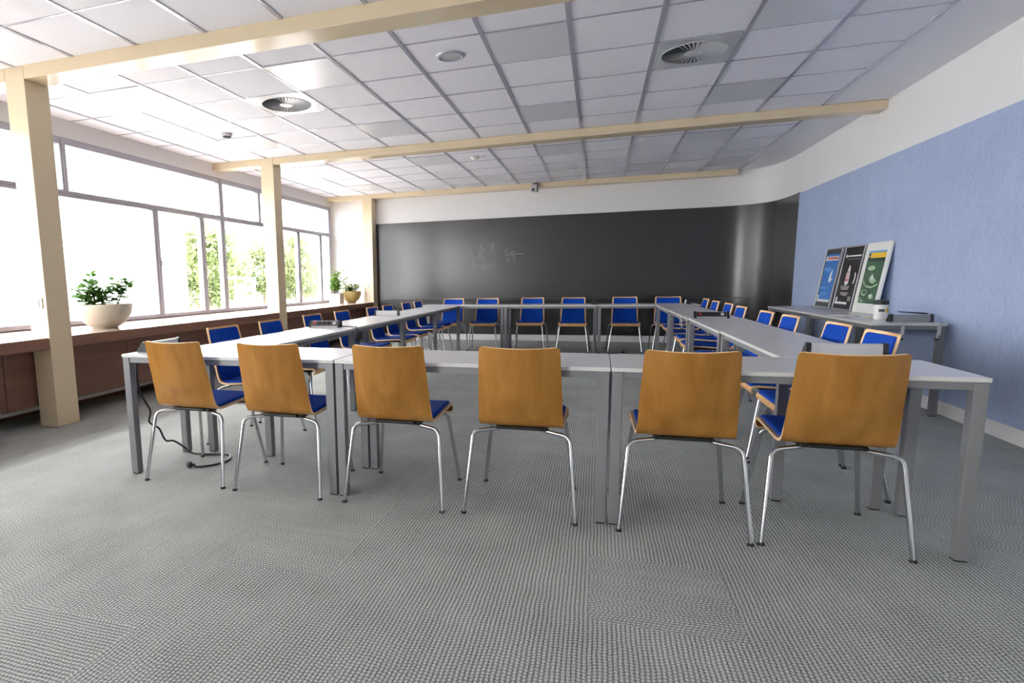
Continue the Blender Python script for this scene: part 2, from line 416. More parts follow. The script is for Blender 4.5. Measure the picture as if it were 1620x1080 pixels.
# pillars and ceiling beams
pil = []
for i, (y0, y1) in enumerate(((3.68, 3.90), (7.44, 7.65), (11.21, 11.44), (-.10, .12))):
    mb = MB().box(-4.52, -4.32, y0, y1, 0, ZC, .004)
    lab = ('cream square pillar nearest the camera, left of the bowl of plants', 'cream square pillar standing between the two planted ledges', 'cream pillar at the back wall beside the blackboard', 'cream square pillar beside the camera')[i]
    struct('pillar', mb, M['cream'], lab, 'pillar'); pil.append(y0)
for i, (y0, y1, xe, zb) in enumerate(((3.68, 3.885, XR, 2.81), (7.44, 7.645, XR-.001, 2.815), (11.215, YB, 2.16, 2.825), (-.1, .1, XR, 2.81))):
    mb = MB().box(-5.30, -4.5215, y0, y1, zb, ZC, .004)
    mb.box(-4.3185, xe, y0, y1, zb, ZC, .004 if i != 1 else .012, 3)
    lab = ('cream ceiling beam nearest the camera', 'cream ceiling beam across the middle of the room', 'thin cream ceiling beam along the blackboard wall', 'cream ceiling beam over the camera')[i]
    struct('beam', mb, M['cream'], lab, 'beam')

# ceiling rails
GX = [.37+.5975*i for i in range(-9, 4)]; GY = [4.39+.634*i for i in range(-18, 11)]
BEAMS = ((3.66, 3.90), (7.42, 7.66), (11.19, 11.5), (-.12, .12))
mb = MB()
segs = [(YN, -.11), (.11, 3.675), (3.89, 7.435), (7.65, 11.21)]
for x in GX:
    for a, b in segs: mb.box(x-.015, x+.015, a, b, ZC-.007, ZC+.002)
for y in GY:
    if any(a < y < b for a, b in BEAMS): continue
    mb.box(-5.3, 2.16, y-.008, y+.008, ZC-.004, ZC+.002)
struct('trim_2', mb, M['bar'], 'slim metal rails between the ceiling tiles', 'ceiling rail')
struct('trim_3', MB().box(2.165, XR, YN, 7.43, ZC-.003, ZC+.001).box(2.165, XR, 7.65, 10.2, ZC-.003, ZC+.001), M['plaster'], 'smooth plaster margin of the ceiling along the blue wall', 'ceiling margin')

# window ledge and heating panels below it
mb = MB()
for a, b in ((YN, 3.679), (3.901, 7.439), (7.651, 11.209)): mb.box(-5.36, -4.325, a, b, .668, .764, .006)
for a, b in ((3.679, 3.901), (7.439, 7.651), (11.209, 11.44)): mb.box(-5.36, -4.521, a, b, .668, .764)
mb.bm.normal_update()
for f in mb.bm.faces: f.material_index = 1 if f.normal.z > .9 else 0
struct('trim_4', mb, [M['ledge'], M['ledgetop']], 'long brown wooden window ledge over the heating panels', 'window ledge')
pan = thing('trim_5', 'brown wooden heating panels below the window ledge', 'panelling', (-4.6, 5, .2), kind='structure')
ys = [-7.2, -5.8, -4.4, -3.0, -1.6, -.2, 1.2, 2.6, 3.42, 4.75, 6.1, 7.44, 8.8, 10.1, 11.4]
for a, b in zip(ys, ys[1:]):
    o = MB().box(-4.58, -4.545, a+.003, b-.003, .175, .668, .002).build('panel', M['panel'], pan); o.matrix_parent_inverse = Matrix.Translation((4.6, -5, -.2))
o = MB().box(-5.30, -5.0, YN, 11.4, .0, .66).build('backing', M['panel'], pan); o.matrix_parent_inverse = Matrix.Translation((4.6, -5, -.2))
o = MB().tube([(-4.75, YN, .11), (-4.75, 11.4, .11)], .022).build('heating_pipe', M['wplast'], pan); o.matrix_parent_inverse = Matrix.Translation((4.6, -5, -.2))

# small wall fittings
def switch(x, y, z, label):
    t = thing('light_switch', label, 'switch', (x, y, z))
    MB().box(-.045, .045, -.012, 0, -.045, .045, .004).build('switch_plate', M['wplast'], t)
    MB().box(-.022, .022, -.02, -.010, -.03, .03, .004).build('rocker', M['lgrey'], t)
switch(-4.40, 3.68, 1.05, 'small white switch box on the nearest cream pillar')
switch(-4.43, 11.21, 1.10, 'small white light switch on the pillar at the back wall')
t = thing('wall_socket', 'white double socket on the right baseboard behind the side table', 'socket', (XR-.016, 6.28, .1), -PI/2)
MB().box(-.07, .07, -.03, 0, -.09, .09, .006).build('socket_plate', M['wplast'], t)
for z in (-.04, .04): MB().lathe([(0, 0), (.03, 0), (.03, .006), (0, .006)], 16, mtx=Matrix.Translation((0, -.031, z)) @ Matrix.Rotation(PI/2, 4, 'X')).build('socket_insert', M['lgrey'], t)

# ------------------------------------------------------------------ ceiling fittings
rows = ('first', 'second', 'third', 'fourth')
colw = ('column beside the windows', 'second column from the windows', 'third column from the windows', 'column nearest the blue wall')
for r, (y0) in enumerate((4.39, 6.292, 8.194, 10.096)):
    for c, x0 in enumerate((-4.41, -2.6175, -.825, .9675)):
        t = thing('ceiling_light', 'flat square ceiling light panel, %s row ahead of the camera, %s' % (rows[r], colw[c]), 'ceiling light', (x0+.29875, y0+.317, ZC), group='flush ceiling light panels')
        MB().box(-.286, .286, -.31, .31, -.006, -.001, .002).build('diffuser', M['lampacr'], t)
        mb = MB()
        for a, b, c2, d in ((-.294, .294, -.316, -.308), (-.294, .294, .308, .316), (-.294, -.286, -.308, .308), (.286, .294, -.308, .308)): mb.box(a, b, c2, d, -.008, 0)
        mb.build('lamp_frame', M['bar'], t)

def vent(x, y, label):
    t = thing('ceiling_vent', label, 'air vent', (x, y, ZC), group='round swirl air vents')
    R = .235
    mb = MB(); n = 48; zz = -.007
    inner = [mb.bm.verts.new((R*math.cos(2*PI*i/n), R*1.0*math.sin(2*PI*i/n), zz)) for i in range(n)]
    outv = []
    for i in range(n):
        a = 2*PI*i/n; cx_, sy_ = math.cos(a), math.sin(a); q = min(.286/max(abs(cx_), 1e-6), .310/max(abs(sy_), 1e-6))
        outv.append(mb.bm.verts.new((q*cx_, q*sy_, zz)))
    for i in range(n): mb._f([inner[i], inner[(i+1) % n], outv[(i+1) % n], outv[i]])
    up1 = [mb.bm.verts.new((v.co.x, v.co.y, -.001)) for v in outv]
    for i in range(n): mb._f([outv[i], outv[(i+1) % n], up1[(i+1) % n], up1[i]])
    mb.build('vent_plate', M['lampv'], t)
    MB().lathe([(0, -.0015), (R+.004, -.0015), (R+.004, -.0008), (0, -.0008)], 40).build('cavity_shade_disc', M['black'], t)  # flat black disc painted in for the shade behind the vanes
    MB().lathe([(R-.003, -.003), (R-.003, -.0085), (R, -.0105), (R+.006, -.009), (R+.007, -.006)], 48).build('rim', M['lampv'], t)
    MB().lathe([(0, -.0155), (.055, -.0150), (.066, -.012), (.068, -.006), (0, -.006)], 32).build('hub', M['lampv'], t)
    mb = MB(); nb = 40
    for i in range(nb):
        mt = Matrix.Rotation(2*PI*i/nb, 4, 'Z') @ Matrix.Translation((0, 0, -.0085)) @ Matrix.Rotation(math.radians(-24), 4, 'X')
        t2 = bmesh.new()
        vs = [t2.verts.new(p) for p in ((.06, -.0038, -.0008), (R-.003, -.0125, -.0008), (R-.003, .0125, -.0008), (.06, .0038, -.0008), (.06, -.0038, .0008), (R-.003, -.0125, .0008), (R-.003, .0125, .0008), (.06, .0038, .0008))]
        for f in ((0, 1, 2, 3), (4, 5, 6, 7), (0, 1, 5, 4), (1, 2, 6, 5), (2, 3, 7, 6), (3, 0, 4, 7)): t2.faces.new([vs[q] for q in f])
        mb.merge(t2, mt)
    mb.build('swirl_vanes', M['lampv'], t)
M['lampv'] = plain('vent_paint', (200, 202, 206), .3, spec=.7)
vent(.67, 5.341, 'round swirl air vent over the right side of the tables')
vent(-2.92, 5.341, 'round swirl air vent over the left side, near the windows')

t = thing('ceiling_speaker', 'flat round grey speaker in a ceiling tile', 'ceiling speaker', (-1.128, 4.718, ZC))
MB().lathe([(0, -.006), (.082, -.006), (.085, -.002), (.085, 0), (0, 0)], 36).build('grille', M['lgrey'], t)
MB().lathe([(.085, 0), (.085, -.010), (.093, -.014), (.108, -.008), (.112, 0)], 36).build('rim', M['bar'], t)
t = thing('smoke_detector', 'white domed smoke detector near the windows, second bay', 'smoke detector', (-4.12, 6.08, ZC))
MB().lathe([(0, -.058), (.035, -.055), (.05, -.045), (.05, -.036)], 24).build('sensor_head', M['dgrey'], t)
MB().lathe([(.05, -.036), (.06, -.03), (.065, 0), (0, 0)], 24).build('detector_base', M['lgrey'], t)
t = thing('ceiling_sensor', 'small white dome sensor in the far ceiling bay', 'sensor', (-1.70, 8.53, ZC))
MB().lathe([(0, -.05), (.03, -.045), (.05, -.028), (.055, -.014)], 24).build('dome', M['wplast'], t)
MB().lathe([(.055, -.014), (.062, -.012), (.065, 0), (0, 0)], 24).build('sensor_base', M['lgrey'], t)

t = thing('wall_camera', 'small white camera on a bracket on the beam above the blackboard', 'camera', (-1.13, 11.215, 2.86))
MB().box(-.03, .06, -.05, 0, .0, .045, .006).build('wall_bracket', M['dgrey'], t)
MB().box(-.06, .055, -.13, -.03, -.125, .005, .014, 3).build('camera_body', M['lgrey'], t)
MB().box(.055, .072, -.11, -.04, -.12, -.02, .005).build('side_arm', M['dgrey'], t)
MB().lathe([(0, .03), (.018, .03), (.026, .0), (.026, -.02), (0, -.02)], 20, mtx=Matrix.Translation((-.01, -.13, -.085)) @ Matrix.Rotation(PI/2, 4, 'X')).build('lens', M['black'], t)

# ------------------------------------------------------------------ tables
def table(x0, x1, y0, y1, label, group, z=TT):
    t = thing('conference_table', label, 'table', ((x0+x1)/2, (y0+y1)/2, 0), group=group)
    a, b = (x1-x0)/2, (y1-y0)/2
    mb = MB(); mb.box(-a, a, -b, b, z-.019, z, .003, 2)
    for f in mb.bm.faces:
        if abs(f.normal.z) < .5: f.material_index = 1
    mb.bm.normal_update()
    for f in mb.bm.faces: f.material_index = 0 if abs(f.normal.z) > .9 else 1
    mb.build('tabletop', [M['top'], M['edge']], t)
    w = .048; i = .004
    mb = MB()
    mb.box(-a+i+w, a-i-w, -b+i+.006, -b+i+.030, z-.052, z-.0195, .002).box(-a+i+w, a-i-w, b-i-.030, b-i-.006, z-.052, z-.0195, .002)
    mb.box(-a+i+.006, -a+i+.030, -b+i+w, b-i-w, z-.052, z-.0195, .002).box(a-i-.030, a-i-.006, -b+i+w, b-i-w, z-.052, z-.0195, .002)
    mb.build('apron_frame', M['steel'], t)
    for sx in (-1, 1):
        for sy in (-1, 1):
            cx_, cy_ = sx*(a-i-w/2), sy*(b-i-w/2)
            lg = MB().box(cx_-w/2, cx_+w/2, cy_-w/2, cy_+w/2, .006, z-.0195, .003).build('leg', M['steel'], t)
            MB().box(cx_-w/2+.004, cx_+w/2-.004, cy_-w/2+.004, cy_+w/2-.004, 0, .006).build('foot', M['black'], lg)
    return t
G1 = 'conference tables joined in a ring'
for x0, x1, lab in ((-2.777, -1.343, 'left'), (-1.339, .070, 'middle'), (.074, 1.468, 'right')):
    table(x0, x1, 2.85, 3.388, 'grey-topped table, %s of the three in the near row' % lab, G1)
o4 = ('nearest', 'second', 'third', 'farthest')
yb = [3.394, 4.912, 6.436, 7.948, 9.462]
for i in range(4):
    s = -.0105*((yb[i]+yb[i+1])/2-3.4)
    table(-2.592+s, -2.072+s, yb[i]+.002, yb[i+1]-.002, 'grey-topped table in the row on the window side, %s from the camera' % o4[i], G1)
    s2 = -.0108*((yb[i]+yb[i+1])/2-3.4)
    table(.898+s2, 1.385+s2, yb[i]+.002, yb[i+1]-.002, 'grey-topped table in the row on the blue wall side, %s from the camera' % o4[i], G1)
for x0, x1, lab in ((-2.835, -1.418, 'left'), (-1.414, .012, 'middle'), (.016, 1.436, 'right')):
    table(x0, x1, 9.468, 10.0, 'grey-topped table, %s of the three in front of the blackboard' % lab, G1)
table(2.155, 2.665, 5.81, 7.36, 'grey side table by the blue wall carrying the papers and tub', 'side tables along the blue wall')
table(2.155, 2.665, 7.365, 8.93, 'grey side table by the blue wall, farther one, under two dark posters', 'side tables along the blue wall')

# ------------------------------------------------------------------ chairs
PROF = [(.478, .418), (.497, .428), (.503, .444), (.493, .460), (.465, .467), (.40, .466), (.32, .462), (.22, .456), (.15, .4515), (.115, .453), (.088, .462), (.072, .48), (.062, .51), (.052, .56), (.036, .63), (.014, .72), (-.003, .79), (-.018, .862)]
def chain(prof, n):
    P = smooth_path([(0, y, z) for y, z in prof], 8); d = [0]
    for a, b in zip(P, P[1:]): d.append(d[-1]+(b-a).length)
    return P, d
PP, DD = chain(PROF, 8); DL = DD[-1]
def at_s(s):
    s = max(0, min(DL, s)); lo, hi = 0, len(DD)-1
    while hi-lo > 1:
        m_ = (lo+hi)//2
        if DD[m_] <= s: lo = m_
        else: hi = m_
    f = (s-DD[lo])/max(1e-9, DD[hi]-DD[lo]); return PP[lo].lerp(PP[hi], f)
def s_of_z(z):                                  # arc length on the back at a height
    for i in range(len(PP)-1, 0, -1):
        if PP[i].y < .1 and PP[i-1].z <= z <= PP[i].z: return DD[i-1]+(DD[i]-DD[i-1])*(z-PP[i-1].z)/max(1e-6, PP[i].z-PP[i-1].z)
    return DL
S_BEND = s_of_z(.47)
def halfw(s):
    if s < S_BEND: return .214+(.206-.214)*s/S_BEND+.006*math.sin(PI*s/S_BEND)*.6
    return .206+(.187-.206)*(s-S_BEND)/(DL-S_BEND)
def shell_pt(s, t):
    """point and upward/forward normal on the seat sheet; s along the profile, t in -1..1 across"""
    def raw(s, t):
        p = at_s(s); hw = halfw(s)
        back = max(0, min(1, (s-S_BEND)/(.16))); back = back*back*(3-2*back)
        seat = max(0, min(1, (S_BEND-s)/.12))*max(0, min(1, (s-.05)/.1))
        q = 1-t*t
        return Vector((hw*t, p.y-.046*q*back, p.z-.008*q*seat-.007*q*max(0, (s-DL+.08)/.08)))
    e = .002
    a = raw(s+e, t)-raw(s-e, t); b = raw(s, t+.02)-raw(s, t-.02)
    n = a.cross(b); n.normalize()
    return raw(s, t), n
def sheet(ss, ts, o0, o1, edge_mi, face_mi, corner=0., s_lo=0., s_hi=DL, inset=0., soft=0., front_mi=None):
    """closed sheet between normal offsets o0 and o1 over a stretch of the shell"""
    mb = MB(); V0, V1 = [], []
    for s in ss:
        d = min(s-s_lo, s_hi-s)
        hw = halfw(s); c = 1.
        lim = hw-inset
        if corner > 0 and d < corner: lim -= corner-math.sqrt(max(0, corner**2-(corner-d)**2))
        r0, r1 = [], []
        for t in ts:
            p, n = shell_pt(s, t*lim/hw)
            k = 1.
            if soft > 0:
                de = min(d, (1-abs(t))*lim); k = min(1., de/soft); k = .35+.65*math.sqrt(max(0, 1-(1-k)**2))
            r0.append(mb.bm.verts.new(p+n*o0)); r1.append(mb.bm.verts.new(p+n*(o0+(o1-o0)*k)))
        V0.append(r0); V1.append(r1)
    ns, nt_ = len(ss), len(ts)
    for i in range(ns-1):
        for j in range(nt_-1):
            mb._f([V0[i][j], V0[i][j+1], V0[i+1][j+1], V0[i+1][j]], face_mi, True)
            mb._f([V1[i][j], V1[i][j+1], V1[i+1][j+1], V1[i+1][j]], face_mi if front_mi is None else front_mi, True)
        for j in (0, nt_-1): mb._f([V0[i][j], V0[i+1][j], V1[i+1][j], V1[i][j]], edge_mi, False)
    for i in (0, ns-1):
        for j in range(nt_-1): mb._f([V0[i][j], V0[i][j+1], V1[i][j+1], V1[i][j]], edge_mi, False)
    return mb
def srange(a, b, n, ends=4, r=.03):
    e = [r*(1-math.cos(PI/2*i/ends)) for i in range(ends)]
    mid = [a+r+(b-a-2*r)*i/(n-1) for i in range(n)]
    return [a+x for x in e]+mid+[b-x for x in e[::-1]]
def make_chair(label, group):
    t = thing('conference_chair', label, 'chair', group=group)
    ts = [-1+2*i/14 for i in range(15)]
    sheet(srange(0, DL, 46, 5, .022), ts, -.007, .006, 1, 0, .016, front_mi=2).build('plywood_shell', [M['beech'], M['ply'], M['beechf']], t, 40)
    ts2 = [-1, -.975, -.93]+[-.85+1.7*i/12 for i in range(13)]+[.93, .975, 1]
    a0, a1 = .055, S_BEND-.012
    sheet(srange(a0, a1, 18, 4, .02), ts2, .006, .020, 0, 0, .02, a0, a1, .016, .014).build('seat_pad', M['blue'], t, 60)
    b0, b1 = S_BEND-.006, DL-.017
    sheet(srange(b0, b1, 20, 4, .02), ts2, .006, .020, 0, 0, .02, b0, b1, .016, .014).build('backrest_pad', M['blue'], t, 60)
    mb = MB().box(-.13, .13, .105, .43, .424, .444, .008).box(-.10, .10, .085, .16, .432, .446, .004)
    mb.build('seat_bracket', M['black'], t)
    for s in (-1, 1):
        for path in ([(s*.272, 0, .008), (s*.238, .080, .412), (s*.11, .128, .424)], [(s*.250, .510, .008), (s*.198, .440, .416), (s*.11, .375, .428)]):
            lg = MB().tube(fillet(path, .05, 8), .0105, 12).build('leg', M['chrome'], t)
            MB().lathe([(0, 0), (.0135, 0), (.0145, .005), (.0115, .013), (0, .013)], 14, c=(path[0][0], path[0][1], 0)).build('foot_glide', M['black'], lg)
    return t
GF = 'chairs along the near table row'; GL = 'chairs along the window side of the tables'; GR = 'chairs along the blue wall side of the tables'; GB = 'chairs in front of the blackboard'
proto = make_chair('chair', GF); used = [False]
def chair(x, y, rz, label, group, sx=1.):
    o = proto if not used[0] else copy_tree(proto); used[0] = True
    o.location = (x, y, 0); o.rotation_euler = (0, 0, rz); o.scale = (sx, 1, 1)
    o['label'] = label; o['group'] = group
oF = ('leftmost', 'second from left', 'third from left', 'fourth from left', 'second from right', 'rightmost')
for x, y, a, lab in zip((-2.312, -1.683, -.997, -.345, .397, .985), (2.775, 2.767, 2.776, 2.803, 2.79, 2.806), (0, 0, 0, 0, 0, -1), oF):
    chair(x, y, math.radians(a), 'beech chair seen from behind at the near table row, %s of six' % lab, GF)
o8 = ('nearest to the camera', 'second from the camera', 'third from the camera', 'fourth from the camera', 'fourth from the blackboard', 'third from the blackboard', 'second from the blackboard', 'nearest to the blackboard')
for i, (y, xb, a) in enumerate(((3.845, -2.735, 0), (4.54, -2.735, 2), (5.44, -2.785, 0), (6.14, -2.765, 0), (7.02, -2.735, 1), (7.665, -2.755, 0), (8.54, -2.77, 0), (9.17, -2.775, 0))):
    chair(xb+.018, y, -PI/2+math.radians(a), 'blue-padded chair on the window side, %s' % o8[i], GL, 1.06)
for i, (y, xb, a) in enumerate(((3.82, 1.470, 0), (4.45, 1.476, 0), (5.265, 1.43, 0), (5.87, 1.412, 0), (6.775, 1.402, 0), (7.54, 1.432, 0), (8.29, 1.425, 0), (9.12, 1.445, 0))):
    chair(xb-.018, y, PI/2+math.radians(a), 'blue-padded chair on the blue wall side, %s' % o8[i], GR, 1.06)
for x, y, a, lab in zip((-2.41, -1.795, -1.045, -.368, .438, 1.085), (10.19, 10.15, 10.3, 10.22, 10.32, 10.3), (-4, 0, 0, 1, 0, 0), oF):
    chair(x, y-.018, PI+math.radians(a), 'blue-padded chair facing the camera before the blackboard, %s of six' % lab, GB)

# ------------------------------------------------------------------ power strips and cables
def power_strip(x, y, rz, label, back='lgrey', face='dgrey', ln=.31, z=TT):
    t = thing('power_strip', label, 'power strip', (x, y, z), rz, group='desk power strips')
    a = ln/2-.022
    prof = [(-.036, .004), (-.030, .012), (.012, .062), (.030, .058), (.034, .004)]
    MB().prism(prof, -a, a, 'x').build('housing', M[back], t)
    for s in (-1, 1):
        MB().prism([(-.040, 0), (-.034, .014), (.010, .066), (.032, .062), (.038, 0)], s*a if s > 0 else -a-.022, s*a+.022 if s > 0 else -a, 'x').build('end_cap', M['black'], t)
    # sloping socket face: rectangle set just off the housing slope
    e = Vector((0, .042, .050)).normalized(); n = Vector((0, -e.z, e.y)); o = Vector((0, -.030, .012))
    mt = Matrix(((1, e.x, n.x, o.x), (0, e.y, n.y, o.y), (0, e.z, n.z, o.z), (0, 0, 0, 1)))
    fp = MB().box(-a+.002, a-.002, .005, .060, .0, .003, .001, 1, mtx=mt).build('socket_face', M[face], t)
    MB().box(-a+.022, -a+.044, .020, .046, .003, .008, .002, 1, mtx=mt).build('rocker_switch', M['red'], t)
    for k in range(3):
        cxk = -a+.080+k*.048
        MB().lathe([(0, .0035), (.014, .0035), (.0195, .006), (.0215, .006), (.0215, .003), (0, .003)], 20, mtx=mt @ Matrix.Translation((cxk, .033, 0))).build('socket', M['black'], t)
    MB().lathe([(0, .0045), (.015, .0045), (.017, .003)], 20, mtx=mt @ Matrix.Translation((a-.038, .033, 0))).build('charge_port', M['lgrey'], t)
    return t
def cable(pts, r, label, name='power_cable', n=6, plug=None):
    t = thing(name, label, 'cable', pts[0])
    inv = Matrix.Translation(-Vector(pts[0]))
    o = MB().tube(smooth_path(pts, n), r, 8).build('cord', M['black'], t); o.matrix_parent_inverse = inv
    if plug:
        p, d = Vector(plug[0]), Vector(plug[1]).normalized()
        o = MB().tube([p, p+d*.02, p+d*.03, p+d*.05], .018, 12, rr=[.007, .011, .02, .019]).build('plug', M['black'], t); o.matrix_parent_inverse = inv
power_strip(-2.415, 4.985, math.radians(3), 'silver desk power strip with red switch, on the nearer window side tables', 'alub', 'dgrey')
power_strip(-2.44, 6.78, PI+math.radians(4), 'pale grey desk power strip seen from behind, farther along the window side', 'lgrey')
power_strip(1.075, 6.44, 0, 'black-faced desk power strip with red switch, in the blue wall row', 'alub', 'black')
power_strip(-2.725, 3.13, -PI/2, 'grey desk power strip along the left edge of the near row', 'lgrey', 'lgrey', ln=.33)
power_strip(1.205, 3.53, PI, 'grey desk power strip seen from behind the rightmost near chair', 'lgrey', ln=.35)
power_strip(1.30, 9.74, PI/2, 'small desk power strip end-on at the far right table corner', 'wplast', ln=.2)
power_strip(-.03, 9.75, PI/2, 'dark desk power strip end-on at the middle of the far table row', 'dgrey', ln=.16)
power_strip(2.50, 6.02, PI, 'grey desk power strip at the near end of the side table', 'mgrey', ln=.30)
cable([(-2.758, 2.952, .703), (-2.759, 2.95, .688), (-2.763, 2.95, .598), (-2.76, 2.96, .515), (-2.744, 2.98, .446), (-2.724, 3.0, .376), (-2.759, 3.02, .302), (-2.748, 3.05, .266), (-2.735, 3.08, .238), (-2.743, 3.14, .143), (-2.719, 3.19, .127), (-2.693, 3.25, .072), (-2.687, 3.316, .012), (-2.60, 3.31, .008), (-2.50, 3.33, .008), (-2.43, 3.345, .008), (-2.375, 3.33, .008), (-2.33, 3.24, .008), (-2.355, 3.13, .008), (-2.42, 3.07, .008), (-2.46, 3.06, .01)], .0065, 'black power cable hanging from the near left table onto the carpet', plug=((-2.455, 3.06, .02), (-1, -.1, 0)))
cable([(-2.26, 4.99, TT+.01), (-2.18, 5.0, TT+.008), (-2.11, 4.96, TT+.008), (-2.075, 4.93, TT+.008), (-2.058, 4.92, TT-.03), (-2.05, 4.92, .6), (-2.05, 4.93, .3)], .005, 'black cable running off the window side tabletop from the silver strip')
cable([(-.02, 9.46, .69), (-.02, 9.44, .4), (0, 9.42, .12), (.05, 9.44, .012), (.15, 9.5, .008), (.25, 9.6, .008), (.38, 9.66, .008)], .006, 'black cable on the carpet below the far table row', plug=((.38, 9.66, .02), (1, .1, 0)))
cable([(1.392, 3.362, .70), (1.394, 3.362, .64), (1.39, 3.355, .575), (1.37, 3.35, .535), (1.33, 3.345, .52), (1.27, 3.345, .55)], .006, 'black cable looped under the right end of the near table row')
def clamp(x, y, rz, label, z=TT):
    t = thing('desk_clamp', label, 'clamp', (x, y, z), rz, group='screw clamps on table edges')
    MB().box(-.012, .012, -.035, .03, .0006, .006, .001).box(-.012, .012, -.035, -.029, -.085, .006, .001).box(-.012, .012, -.035, .012, -.09, -.083, .001).build('clamp_jaw', M['lgrey'], t)
    MB().tube([(0, -.014, -.125), (0, -.014, -.03)], .005, 10).build('clamp_screw', M['alub'], t)
    MB().lathe([(0, -.135), (.014, -.135), (.016, -.128), (.014, -.118), (0, -.118)], 16, c=(0, -.014, 0)).build('clamp_knob', M['black'], t)
clamp(2.36, 5.81, 0, 'small screw clamp on the near end of the side table, left one')
clamp(2.60, 5.81, 0, 'small screw clamp on the near end of the side table, right one')
clamp(.852, 6.62, -PI/2, 'small screw clamp on the inner edge of the blue wall table row')

# ------------------------------------------------------------------ side table objects
def poster(yc, wd, label, fr, mat, draw, h=.72):
    t = thing('framed_poster', label, 'poster', (2.595, yc, TT+.004), -PI/2, group='framed posters leaning on the blue wall')
    lean = math.asin(.098/h)
    mt = Matrix.Rotation(-lean, 4, 'X')           # local x runs along the wall away from the picture's left, y into the wall
    a = wd/2
    mb = MB()
    f = .018
    for x0, x1, z0, z1 in ((-a, a, 0, f), (-a, a, h-f, h), (-a, -a+f, f, h-f), (a-f, a, f, h-f)): mb.box(x0, x1, 0, .022, z0, z1, .002, 1, mtx=mt)
    mb.build('frame', fr, t)
    MB().box(-a+f, a-f, .006, .020, f, h-f, mtx=mt).build('backing', mat, t)
    pm = [M[k] for k in ('pbl', 'pcy', 'pwh', 'pmat', 'pbk', 'prd', 'pgn', 'pgd', 'pgl', 'ppk', 'pgy', 'yellow')]
    keys = dict(bl=0, cy=1, wh=2, mat=3, bk=4, rd=5, gn=6, gd=7, gl=8, pk=9, gy=10, ye=11)
    mb = MB()
    for i, (key, poly) in enumerate(draw):
        y1 = .006-.0004*(i+1)
        pts = [((p[0]-.5)*wd, (1-p[1])*h) for p in poly]
        mb.prism(pts, .0058, y1, 'y', keys[key], mtx=mt)
    mb.build('print', pm, t)
    return t
def rc(x0, y0, x1, y1): return [(x0, y0), (x1, y0), (x1, y1), (x0, y1)]
def el(cx_, cy_, rx, ry, n=18, a0=0, a1=2*PI): return [(cx_+rx*math.cos(a0+(a1-a0)*i/n), cy_+ry*math.sin(a0+(a1-a0)*i/n)) for i in range(n)]
# seen from the room, x grows to the right
POST1 = [('bl', rc(.10, .10, .90, .90)), ('wh', rc(.10, .14, .88, .21)), ('rd', rc(.20, .155, .84, .19)), ('cy', rc(.14, .33, .55, .355)), ('cy', rc(.20, .37, .48, .385)), ('wh', [(.62, .40), (.70, .36), (.68, .50), (.80, .52), (.60, .58), (.55, .52)]),
         ('cy', rc(.14, .66, .50, .68)), ('cy', rc(.24, .74, .60, .76)), ('cy', rc(.24, .775, .55, .79)), ('wh', rc(.10, .86, .90, .90)), ('wh', rc(.10, .79, .17, .86))]
POST2 = [('bk', rc(.08, .08, .92, .90)), ('wh', rc(.14, .15, .90, .172)), ('wh', [(.10, .16), (.16, .13), (.20, .16), (.16, .19)]), ('gy', rc(.22, .205, .90, .215)), ('wh', [(.44, .30), (.50, .33), (.54, .45), (.55, .58), (.44, .62), (.36, .58), (.37, .44)]), ('pk', [(.40, .42), (.52, .42), (.54, .52), (.38, .52)]), ('rd', rc(.37, .52, .54, .545)), ('rd', rc(.38, .40, .52, .415)), ('wh', el(.80, .50, .06, .085)), ('bk', el(.77, .49, .045, .08)),
         ('gy', [(.22, .62), (.66, .62), (.62, .68), (.30, .69)]), ('gy', [(.26, .72), (.70, .72), (.60, .78), (.34, .77)]), ('wh', rc(.10, .87, .72, .905)), ('wh', rc(.12, .80, .18, .87)), ('gy', rc(.74, .78, .88, .85))]
POST3 = [('gd', rc(.13, .115, .87, .86)), ('gn', rc(.13, .27, .87, .86)), ('cy', rc(.13, .115, .87, .15)), ('ye', rc(.24, .14, .87, .215)), ('wh', rc(.13, .18, .19, .20)), ('gl', el(.40, .36, .16, .035)), ('gl', [(.40, .50), (.52, .44), (.60, .50), (.74, .54), (.62, .58), (.46, .56)]), ('wh', [(.46, .49), (.54, .47), (.60, .52), (.50, .53)]),
         ('gl', [(.16, .52), (.24, .56), (.30, .60), (.22, .59)]), ('gl', [(.28, .60), (.60, .62), (.84, .57), (.80, .61), (.58, .645), (.34, .63)]), ('gl', el(.34, .71, .12, .045)), ('gn', el(.36, .705, .09, .03)), ('gl', el(.66, .76, .09, .035)), ('wh', [(.58, .74), (.70, .73), (.66, .78)]), ('gl', [(.20, .77), (.32, .82), (.44, .83), (.30, .84)]), ('wh', rc(.13, .86, .87, .885)), ('wh', rc(.13, .80, .17, .86))]
poster(8.42, .50, 'framed poster with a blue print, left of three leaning on the blue wall', M['alub'], M['pmat'], POST1)
poster(7.815, .53, 'framed poster with a black print, middle of three leaning on the blue wall', M['alub'], M['pbk'], POST2)
poster(7.225, .54, 'white framed poster with green print and yellow heading, right of three', M['wplast'], M['pwh'], POST3)

